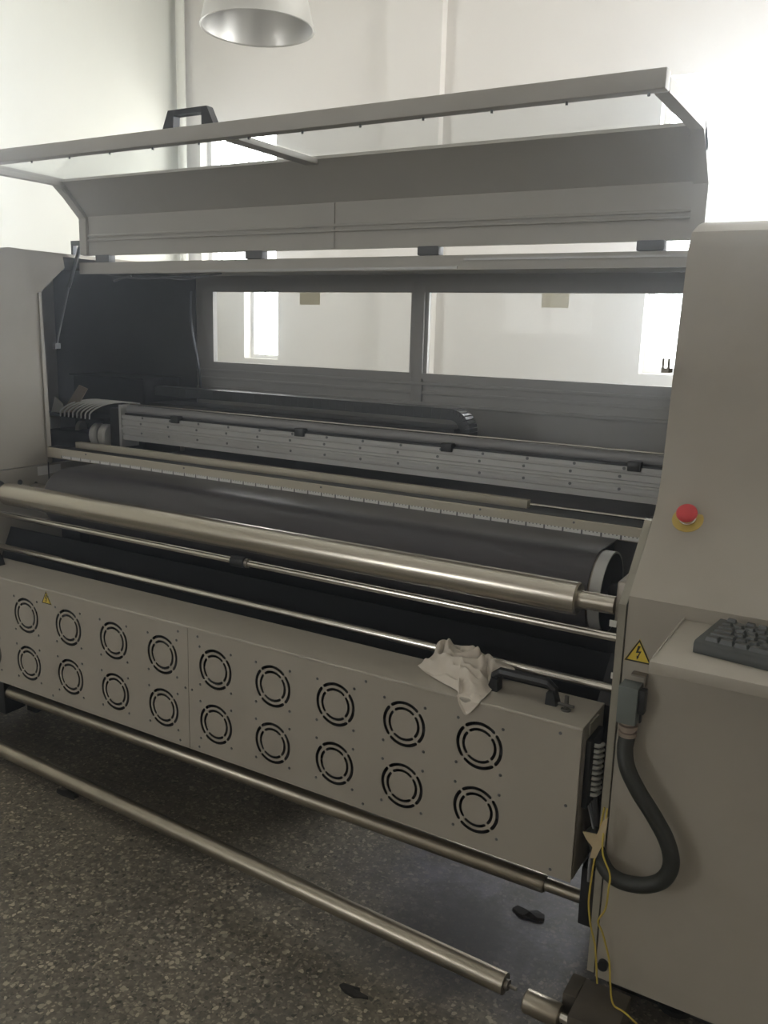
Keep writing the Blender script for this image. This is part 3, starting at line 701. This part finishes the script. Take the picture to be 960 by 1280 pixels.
# ================================================================== LOOSE THINGS
# flexible conduit
cp = [(1.176, -.022, .660), (1.176, -.030, .635), (1.187, -.042, .603), (1.212, -.046, .565), (1.246, -.046, .522), (1.275, -.046, .478), (1.287, -.046, .435), (1.276, -.046, .397), (1.245, -.046, .372), (1.203, -.046, .362), (1.172, -.044, .368), (1.150, -.028, .379), (1.128, .004, .39), (1.112, .035, .40)]
build('flexible_conduit', MB().tube(cp, .0160, 16, smooth=8), M_['conduit'], None, base=(1.176, -.022, .66), label='thick black flexible conduit looping from grey junction box', cat='conduit')
# yellow wires
build('yellow_wire', MB().tube([(1.146, -.03, .500), (1.140, -.04, .411), (1.135, -.04, .337), (1.134, -.04, .283), (1.142, -.04, .235), (1.155, -.04, .19), (1.166, -.04, .108)], .0020, 7, smooth=8), M_['wire_y'], None, base=(1.143, -.026, .48), label='thin yellow wire, left one of two hanging beside the cabinet edge', cat='wire')
build('yellow_wire', MB().tube([(1.152, -.03, .500), (1.157, -.060, .426), (1.178, -.070, .386), (1.178, -.068, .351), (1.174, -.062, .30), (1.160, -.055, .262), (1.170, -.05, .235), (1.188, -.05, .18), (1.196, -.055, .13), (1.207, -.06, .092), (1.235, -.066, .088), (1.29, -.05, .04), (1.34, -.04, .004)], .0020, 7, smooth=8), M_['wire_y'], None, base=(1.15, -.026, .49), label='thin yellow wire, right one, running over the motor block to the floor', cat='wire')
# take-up roller and its drive
ra, rb = Vector((-1.25, .004, .060)), Vector((.985, -.0912, .060))
d = (rb-ra).normalized()
tr = thing('take_up_roller', 'long loose steel tube lying low across the floor in front of the machine', 'roller', (0, -.05, 0))
build('tube', MB().cyl(ra, rb, .0232, 28), M_['steel_w'], tr)
build('pin', MB().cyl(rb+d*.0003, rb+d*.008, .012, 12).cyl(rb+d*.008, rb+d*.026, .004, 10), M_['steel_d'], tr)
build('rest', MB().box(-1.28, -1.24, -.03, .04, 0, .036), M_['iron'], tr, smooth=False)
dm = thing('drive_motor', 'dark iron motor block with a steel chuck at the cabinet foot', 'motor', (1.18, -.09, 0))
build('block', MB().box(1.135, 1.232, -.135, -.012, 0.0, .088, .004), M_['iron'], dm)
build('side_block', MB().box(1.105, 1.1345, -.075, -.005, .0, .083, .003), M_['iron'], dm)
build('chuck', MB().lathe([(0, -.085), (.022, -.085), (.0245, -.082), (.0245, -.012), (.022, -.008), (0, -.008)], (1.12, -.105, .052), (1, -.035, 0), 24), M_['steel_w'], dm)
build('shaft', MB().cyl((1.113, -.1047, .052), (1.1345, -.1055, .052), .011, 14), M_['steel_b'], dm)
build('plug', MB().lathe([(0, 0), (.011, 0), (.011, .012), (0, .012)], (1.166, -.0, .128), (0, -1, 0), 14), M_['blackp'], pm)
# computer keyboard
kb = thing('keyboard', 'black computer keyboard lying on the cream shelf', 'keyboard', (1.32, -.10, .9102))
def kt(mb): 
    bmesh.ops.rotate(mb.bm, cent=(1.317, -.10, .92), matrix=Matrix.Rotation(math.radians(-9), 3, 'Z'), verts=mb.bm.verts[:]); return mb
kx, ky = 1.317, -.172
kbody = MB().prism([(ky, .9104), (ky-.001, .926), (ky+.004, .931), (ky+.128, .938), (ky+.134, .935), (ky+.134, .9104)], kx, kx+.44)
build('case', kt(kbody), M_['kb'], kb, angle=50)
def key(x, y, wd, dp=.0155):
    z = .931 + (y-ky)*.054
    mb = MB(); a, b = wd/2, dp/2; h = .0065
    lo = [mb.bm.verts.new((x+sx*a, y+sy*b, z-.001)) for sx, sy in ((-1, -1), (1, -1), (1, 1), (-1, 1))]
    hi = [mb.bm.verts.new((x+sx*(a-.0022), y+sy*(b-.002), z+h)) for sx, sy in ((-1, -1), (1, -1), (1, 1), (-1, 1))]
    for i in range(4): mb.bm.faces.new((lo[i], lo[(i+1) % 4], hi[(i+1) % 4], hi[i]))
    mb.bm.faces.new(hi)
    build('key', kt(mb), M_['key'], kb, smooth=False)
rows = [[1.25, 1.25, 1.25, 6.0, 1.25, 1.25, 1.25, 1.25], [2.25]+[1]*10+[2.5], [1.75]+[1]*11+[2.0], [1.5]+[1]*12+[1.25], [1]*13+[1.75]]
for r, row in enumerate(rows):
    x = kx+.012
    for wd in row:
        key(x+wd*.019/2, ky+.020+.0195*r, wd*.019-.0022); x += wd*.019
for k in range(13): key(kx+.012+.0095+(.0205*k)+(.012 if k else 0)+(.008 if k > 4 else 0), ky+.121, .0165, .012)
for c in range(3):
    for r in (0, 3, 4): key(kx+.315+.019*c, ky+.020+.0195*r, .0168)

# cotton rag
def rag():
    out = [(.641, .103, .642), (.678, .074, .642), (.735, .045, .642), (.785, .022, .643), (.800, -.004, .640), (.810, -.007, .622), (.826, -.009, .610), (.848, -.006, .634), (.852, .021, .643), (.850, .064, .644), (.842, .098, .648), (.838, .125, .656), (.856, .140, .658), (.868, .155, .668), (.830, .168, .674), (.786, .170, .680), (.755, .162, .696), (.727, .163, .692), (.706, .165, .689), (.682, .160, .699), (.668, .150, .691), (.668, .130, .668), (.648, .125, .648)]
    c = Vector((.755, .098, .684)); n = len(out)
    P = catmull([Vector(o) for o in out] + [Vector(out[0])], 10)[:-1]
    N = len(P); RINGS = 56; mb = MB(); g = []
    def seg_d(x, y, L):
        best = 9
        for (x0, y0), (x1, y1) in zip(L, L[1:]):
            dx, dy = x1-x0, y1-y0; t = max(0, min(1, ((x-x0)*dx+(y-y0)*dy)/(dx*dx+dy*dy)))
            best = min(best, math.hypot(x-x0-t*dx, y-y0-t*dy))
        return best
    creases = [([(.684, .158), (.692, .128), (.703, .108), (.718, .092)], .016), ([(.715, .090), (.745, .098), (.768, .112), (.792, .140)], .013),
               ([(.775, .160), (.800, .142), (.818, .115), (.826, .085)], .012), ([(.655, .088), (.70, .072), (.742, .062), (.785, .040)], .009),
               ([(.73, .150), (.752, .140), (.765, .148)], .008), ([(.79, .030), (.815, .018), (.846, .03)], .006), ([(.66, .12), (.685, .10), (.71, .088)], .008), ([(.755, .075), (.785, .072), (.815, .06)], .005)]
    for i in range(RINGS+1):
        row = []; rho = i/RINGS
        for k in range(N):
            q = c + (P[k]-c)*rho
            h = c.z + (P[k].z-c.z)*rho**1.7
            x, y = q.x, q.y
            z = h + .010*noise.noise(Vector((x*22, y*26, 2.0)))*(1-.5*rho) + .004*noise.noise(Vector((x*60, y*66, 5.0)))
            for L, dep in creases:
                d_ = seg_d(x, y, L)
                z += -1.25*dep*math.exp(-(d_/.0042)**2) + dep*.75*math.exp(-((d_-.0125)/.0075)**2)
            fade = min(1, (1-rho)*6); z = z*fade + (P[k].z if rho > .8 else h)*(1-fade)
            if y > .004: z = max(z, .6425)
            if y > .172: z = max(z, .676)
            row.append(mb.bm.verts.new((x, min(y, y) if y > .004 or z > .6425 else min(y, -.0035), z)))
            if i == 0: break
        g.append(row)
    skirt = []
    for k in range(N):
        p = P[k]; o_ = Vector((p.x-c.x, p.y-c.y, 0)).normalized()
        dz = max(0, p.z-(.6425 if p.y < .13 else .650)) if p.y > .004 else .004
        skirt.append(mb.bm.verts.new((p.x-o_.x*.003, p.y+(0 if p.y > .004 else .001), p.z-dz)))
    g.append(skirt)
    for k in range(N): mb.bm.faces.new((g[0][0], g[1][k], g[1][(k+1) % N]))
    for i in range(1, RINGS+1):
        for k in range(N): mb.bm.faces.new((g[i][k], g[i+1][k], g[i+1][(k+1) % N], g[i][(k+1) % N]))
    bmesh.ops.recalc_face_normals(mb.bm, faces=mb.bm.faces[:])
    build('rag', mb, M_['cloth'], None, base=(.755, .098, .640), label='crumpled off-white cotton rag draped over the fan box edge', cat='rag', angle=180)
rag()

# pendant lamp
lc = Vector((-.668, 1.129, 2.501)); rr = .209
pl = thing('pendant_lamp', 'spun aluminium bowl pendant lamp hanging high above the machine', 'lamp', tuple(lc))
pr_ = [(rr, 0), (rr+.003, .002), (rr-.001, .008), (rr*.93, .07), (rr*.80, .17), (rr*.60, .25), (rr*.36, .30), (.05, .32), (.05, .318), (rr*.35, .296), (rr*.585, .246), (rr*.785, .168), (rr*.915, .068), (rr-.006, .004)]
build('shade', MB().lathe(pr_, lc, (0, 0, 1), 64, closed=True), M_['alu_lamp'], pl, angle=40)
build('cap', MB().lathe([(0, .319), (.055, .319), (.055, .40), (.03, .43), (0, .43)], lc, (0, 0, 1), 24), M_['alu'], pl)
build('cord', MB().tube([lc+Vector((0, 0, .43)), Vector((lc.x, lc.y, ZC))], .006, 8), M_['blackp'], pl)
build('bulb', MB().lathe([(0, .14), (.025, .15), (.036, .18), (.03, .22), (.018, .26), (.018, .30), (0, .30)], lc, (0, 0, 1), 20), M_['white'], pl)

# scraps on the floor
def scrap(cx, cy, r, seed, label, squash=.35, mt='scrap'):
    rnd = random.Random(seed); mb = MB(); n = 10
    top = []; bot = []
    for k in range(n):
        a = 2*math.pi*k/n; q = r*(.6+.6*rnd.random())
        x, y = cx+q*math.cos(a), cy+q*squash*math.sin(a)
        top.append(mb.bm.verts.new((x, y, .003+.006*rnd.random()))); bot.append(mb.bm.verts.new((x, y, 0.0)))
    c = mb.bm.verts.new((cx, cy, .012))
    for k in range(n):
        j = (k+1) % n; mb.bm.faces.new((top[k], top[j], c)); mb.bm.faces.new((bot[k], bot[j], top[j], top[k]))
    build('fabric_scrap', mb, M_[mt], None, base=(cx, cy, 0), label=label, cat='scrap', smooth=False)
scrap(-.49, -.02, .045, 1, 'dark flattened fabric scrap on the floor at the far left')
scrap(.684, -.229, .035, 2, 'dark fabric scrap on the floor in front of the steel tube near its right end')
scrap(.92, .225, .04, 5, 'dark damp fabric scrap on the bluish floor under the fan box', .5)
